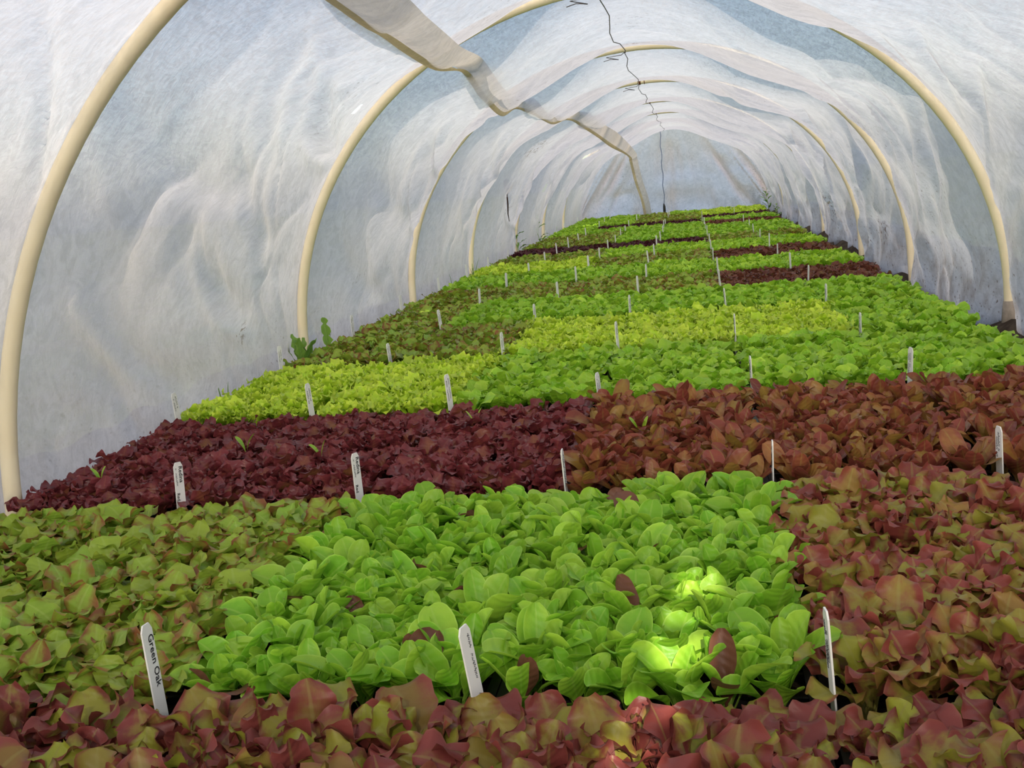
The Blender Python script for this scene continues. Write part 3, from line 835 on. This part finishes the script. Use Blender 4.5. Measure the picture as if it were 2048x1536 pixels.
mrng = random.Random(3)
for r in range(1, 18):
    for c in range(6):
        if r == 1 and c not in (2, 3, 4): continue
        if r == 2 and c == 0: continue
        if r > 10 and mrng.random() < 0.25: continue
        y = ROW0 + RP * r + mrng.uniform(-.008, .008) + (0.012 if r > 1 else 0.004)
        x = COLX[c] + mrng.uniform(-.006, .006) + 0.003
        mk = obj('plant_marker', ME_MARK, None)
        mk.location = (x, y, 0.040 + mrng.uniform(-.010, .008))
        mk.rotation_euler = (mrng.uniform(-.06, .10), mrng.uniform(-.05, .03), mrng.uniform(-.10, .10) + (-0.34 if c <= 3 else 0.25))
        if r == 2: mk.rotation_euler.z = (0, -0.48, -0.42, -0.06, 0.02, 0.25)[c]
        if r == 1: mk.location.z = 0.052; mk.rotation_euler = ((-.02, .10, .02)[c - 2], -.05, (-0.10, -0.38, .12)[c - 2])
        tag(mk, 'white plant marker at front corner of the %s tray from left wall, %s row' % (ORD[c], ORD[r]), 'plant marker', 'white plant markers')
        face = 1 if c < 4 else -1
        if r == 1:
            if c == 2:
                write(mk, 'green', -0.0005, 0.108, 1); mk['label'] = 'white plant marker lettered Green beside the front tray of smooth bright green lettuce'
            elif c == 3:
                write(mk, 's2', 0.0015, 0.110, 1); write(mk, 's3', 0.0015, 0.055, 1); mk['label'] = 'tall narrow white plant marker standing between the two bright green trays'
            else:
                write(mk, 's2', 0.005, 0.108, -1); write(mk, 's3', 0.0, 0.100, -1); mk['label'] = 'tall white plant marker between bright green lettuce and the wavy red tray'
        elif r == 2 and c in (1, 2):
            write(mk, 'redina', 0.0002, 0.112, 1); write(mk, 's3', -0.0062, 0.110, 1); write(mk, 'red', -0.0064, 0.072, 1)
            mk['label'] = 'white plant marker lettered Redina before the %s dark red tray' % ('second' if c == 1 else 'third')
        elif r <= 5:
            write(mk, ('s1', 's2', 's3', 's4')[(r + c) % 4], 0.001, 0.110, face)
            write(mk, ('s3', 's1', 's2')[(r + c) % 3], -0.0055 if face > 0 else 0.0055, 0.106, face)

# ------------------------------------------------------------------ weeds, grass, litter
wrng = random.Random(23)
WEED_C = dict(L=0.13, W=0.016, n=6, tp=0.2, ei=(85, 70), eo=(70, 35), cup=0.2, wave=0.003, fr=3.0, lobe=0.45, lf=5.0, h=1)
def leafy_weed(loc, n, L, W, lobe, label, elev=((88, 75), (68, 40))):
    root = empty('weed', loc)
    c = dict(WEED_C, L=L, W=W, lobe=lobe, ei=elev[0], eo=elev[1])
    for i in range(n):
        V, F, uv = leaf_geo(c, i / max(1, n - 1), wrng, 13, 5)
        a = wrng.uniform(0, 6.28) if n > 1 else 1.2
        obj('leaf', mesh('leaf', V, F, M_WEED, uv, np.zeros(len(V))), root, mtx=Matrix.Rotation(a, 4, 'Z'))
    return tag(root, label, 'weed')
def stem_weed(loc, h, n, label):
    root = empty('weed', loc)
    pts = [(0.01 * math.sin(i * .8), 0.006 * math.sin(i), h * i / 8) for i in range(9)]
    Geo().tube(pts, [0.003 - 0.0002 * i for i in range(9)], 6).build('stem', M_WEED, root, True)
    c = dict(WEED_C, L=h * 0.42, W=0.012, lobe=0.3, ei=(55, 30), eo=(40, -10))
    for i in range(n):
        V, F, uv = leaf_geo(c, wrng.random(), wrng, 9, 5)
        k = 1 + 7 * i / n
        p = pts[int(k)]
        obj('leaf', mesh('leaf', V, F, M_WEED, uv, np.zeros(len(V))), root, mtx=Matrix.Translation(p) @ Matrix.Rotation(i * 2.4, 4, 'Z') @ Matrix.Scale(1.1 - 0.06 * k, 4))
    return tag(root, label, 'weed')
def grass_tuft(loc, n, h, label):
    root = empty('grass_tuft', loc)
    for i in range(n):
        a = wrng.uniform(0, 6.28); ln = h * wrng.uniform(.6, 1.1); bend = wrng.uniform(.2, .6)
        V = []
        for k in range(7):
            f = k / 6; wd = 0.0022 * (1 - f) ** .7 + 0.0002
            x = bend * ln * f * f; z = ln * f * (1 - .25 * bend * f)
            V += [(x, -wd, z), (x, wd, z)]
        V = np.array(V)
        uv = np.stack([np.repeat(np.linspace(.5, 1, 7), 2), np.tile([0.2, 0.8], 7)], 1)
        obj('blade', mesh('blade', V, grid_faces(7, 2), M_WEED, uv, np.zeros(len(V))), root, mtx=Matrix.Translation((wrng.uniform(-.02, .02), wrng.uniform(-.02, .02), 0)) @ Matrix.Rotation(a, 4, 'Z'))
    return tag(root, label, 'grass')
def sprout(loc, label):
    root = empty('sprout', loc)
    for i, a in enumerate((0.4, 3.3)):
        c = dict(WEED_C, L=0.045, W=0.009, lobe=0, wave=0, ei=(85, 60), eo=(75, 40), tp=.1)
        V, F, uv = leaf_geo(c, 0.5, wrng, 7, 3)
        obj('leaf', mesh('leaf', V, F, LM['L'], uv, np.zeros(len(V))), root, mtx=Matrix.Rotation(a, 4, 'Z'))
    return tag(root, label, 'sprout', 'stray green sprouts')
leafy_weed((-1.075, 2.80, 0.05), 11, 0.125, 0.011, 0.35, 'clump of dark toothed weed leaves at the foot of the second hoop')
leafy_weed((-1.087, 3.06, 0.03), 2, 0.15, 0.013, 0.6, 'single upright lobed weed leaf just beyond the toothed weed clump', ((88, 82), (84, 74)))
stem_weed((-1.085, 6.75, 0.02), 0.24, 16, 'tall bushy weed against left wall near the purple-red trays')
stem_weed((-1.085, 7.75, 0.02), 0.26, 12, 'tall weed with drooping tip against left wall, beyond the bushy weed')
stem_weed((0.74, 10.9, 0.02), 0.26, 18, 'dark feathery weed in the far corner by the right wall')
stem_weed((0.73, 9.6, 0.02), 0.14, 12, 'low dark weed along the right wall before the feathery one')
grass_tuft((-1.085, 5.3, 0.03), 9, 0.17, 'grass tuft at the foot of the fourth hoop by left wall')
grass_tuft((-1.085, 6.0, 0.03), 10, 0.19, 'taller grass tuft by left wall before the bushy weed')
grass_tuft((-1.085, 4.75, 0.03), 5, 0.12, 'small grass tuft by left wall between third and fourth hoops')
grass_tuft((-1.085, 2.32, 0.05), 3, 0.12, 'few thin grass blades by left wall before the toothed weed clump')
sprout((-0.99, 1.60, 0.085), 'green sprout in the first dark red tray by left wall')
sprout((-0.80, 1.76, 0.09), 'largest green sprout between the first and second dark red trays')
sprout((-0.64, 1.70, 0.085), 'small green sprout in the middle of the second dark red tray')
sprout((-0.10, 1.74, 0.09), 'green sprout in the first bronze red tray')
sprout((-0.41, 1.90, 0.085), 'small green sprout near the back of the third dark red tray')
# dead leaf and twig caught on the fleece
ri = int(np.argmin(np.abs(ys - 5.72))); ci = int(np.argmin(np.abs(np.degrees(np.linspace(PI, 0, NPHI)) - 154))) + SKIRT
hp = G[ri, ci]
root = empty('dead_leaf', (hp[0] + 0.012, hp[1], hp[2]))
V, F, uv = leaf_geo(dict(WEED_C, L=0.11, W=0.022, lobe=.4, wave=.008, ei=(70, 80), eo=(70, 95)), .5, wrng, 11, 5)
obj('leaf', mesh('leaf', V, F, M_DEAD, uv), root, mtx=Matrix.Rotation(-1.2, 4, 'Z'))
Geo().tube([(0, 0, 0.0), (-.005, .03, -.04), (-.012, .05, -.09), (-.02, .12, -.13)], [.004, .004, .003, .002], 6).build('stalk', M_DEAD, root, True)
tag(root, 'shrivelled dark dead leaf caught on the left fleece wall', 'dead leaf')
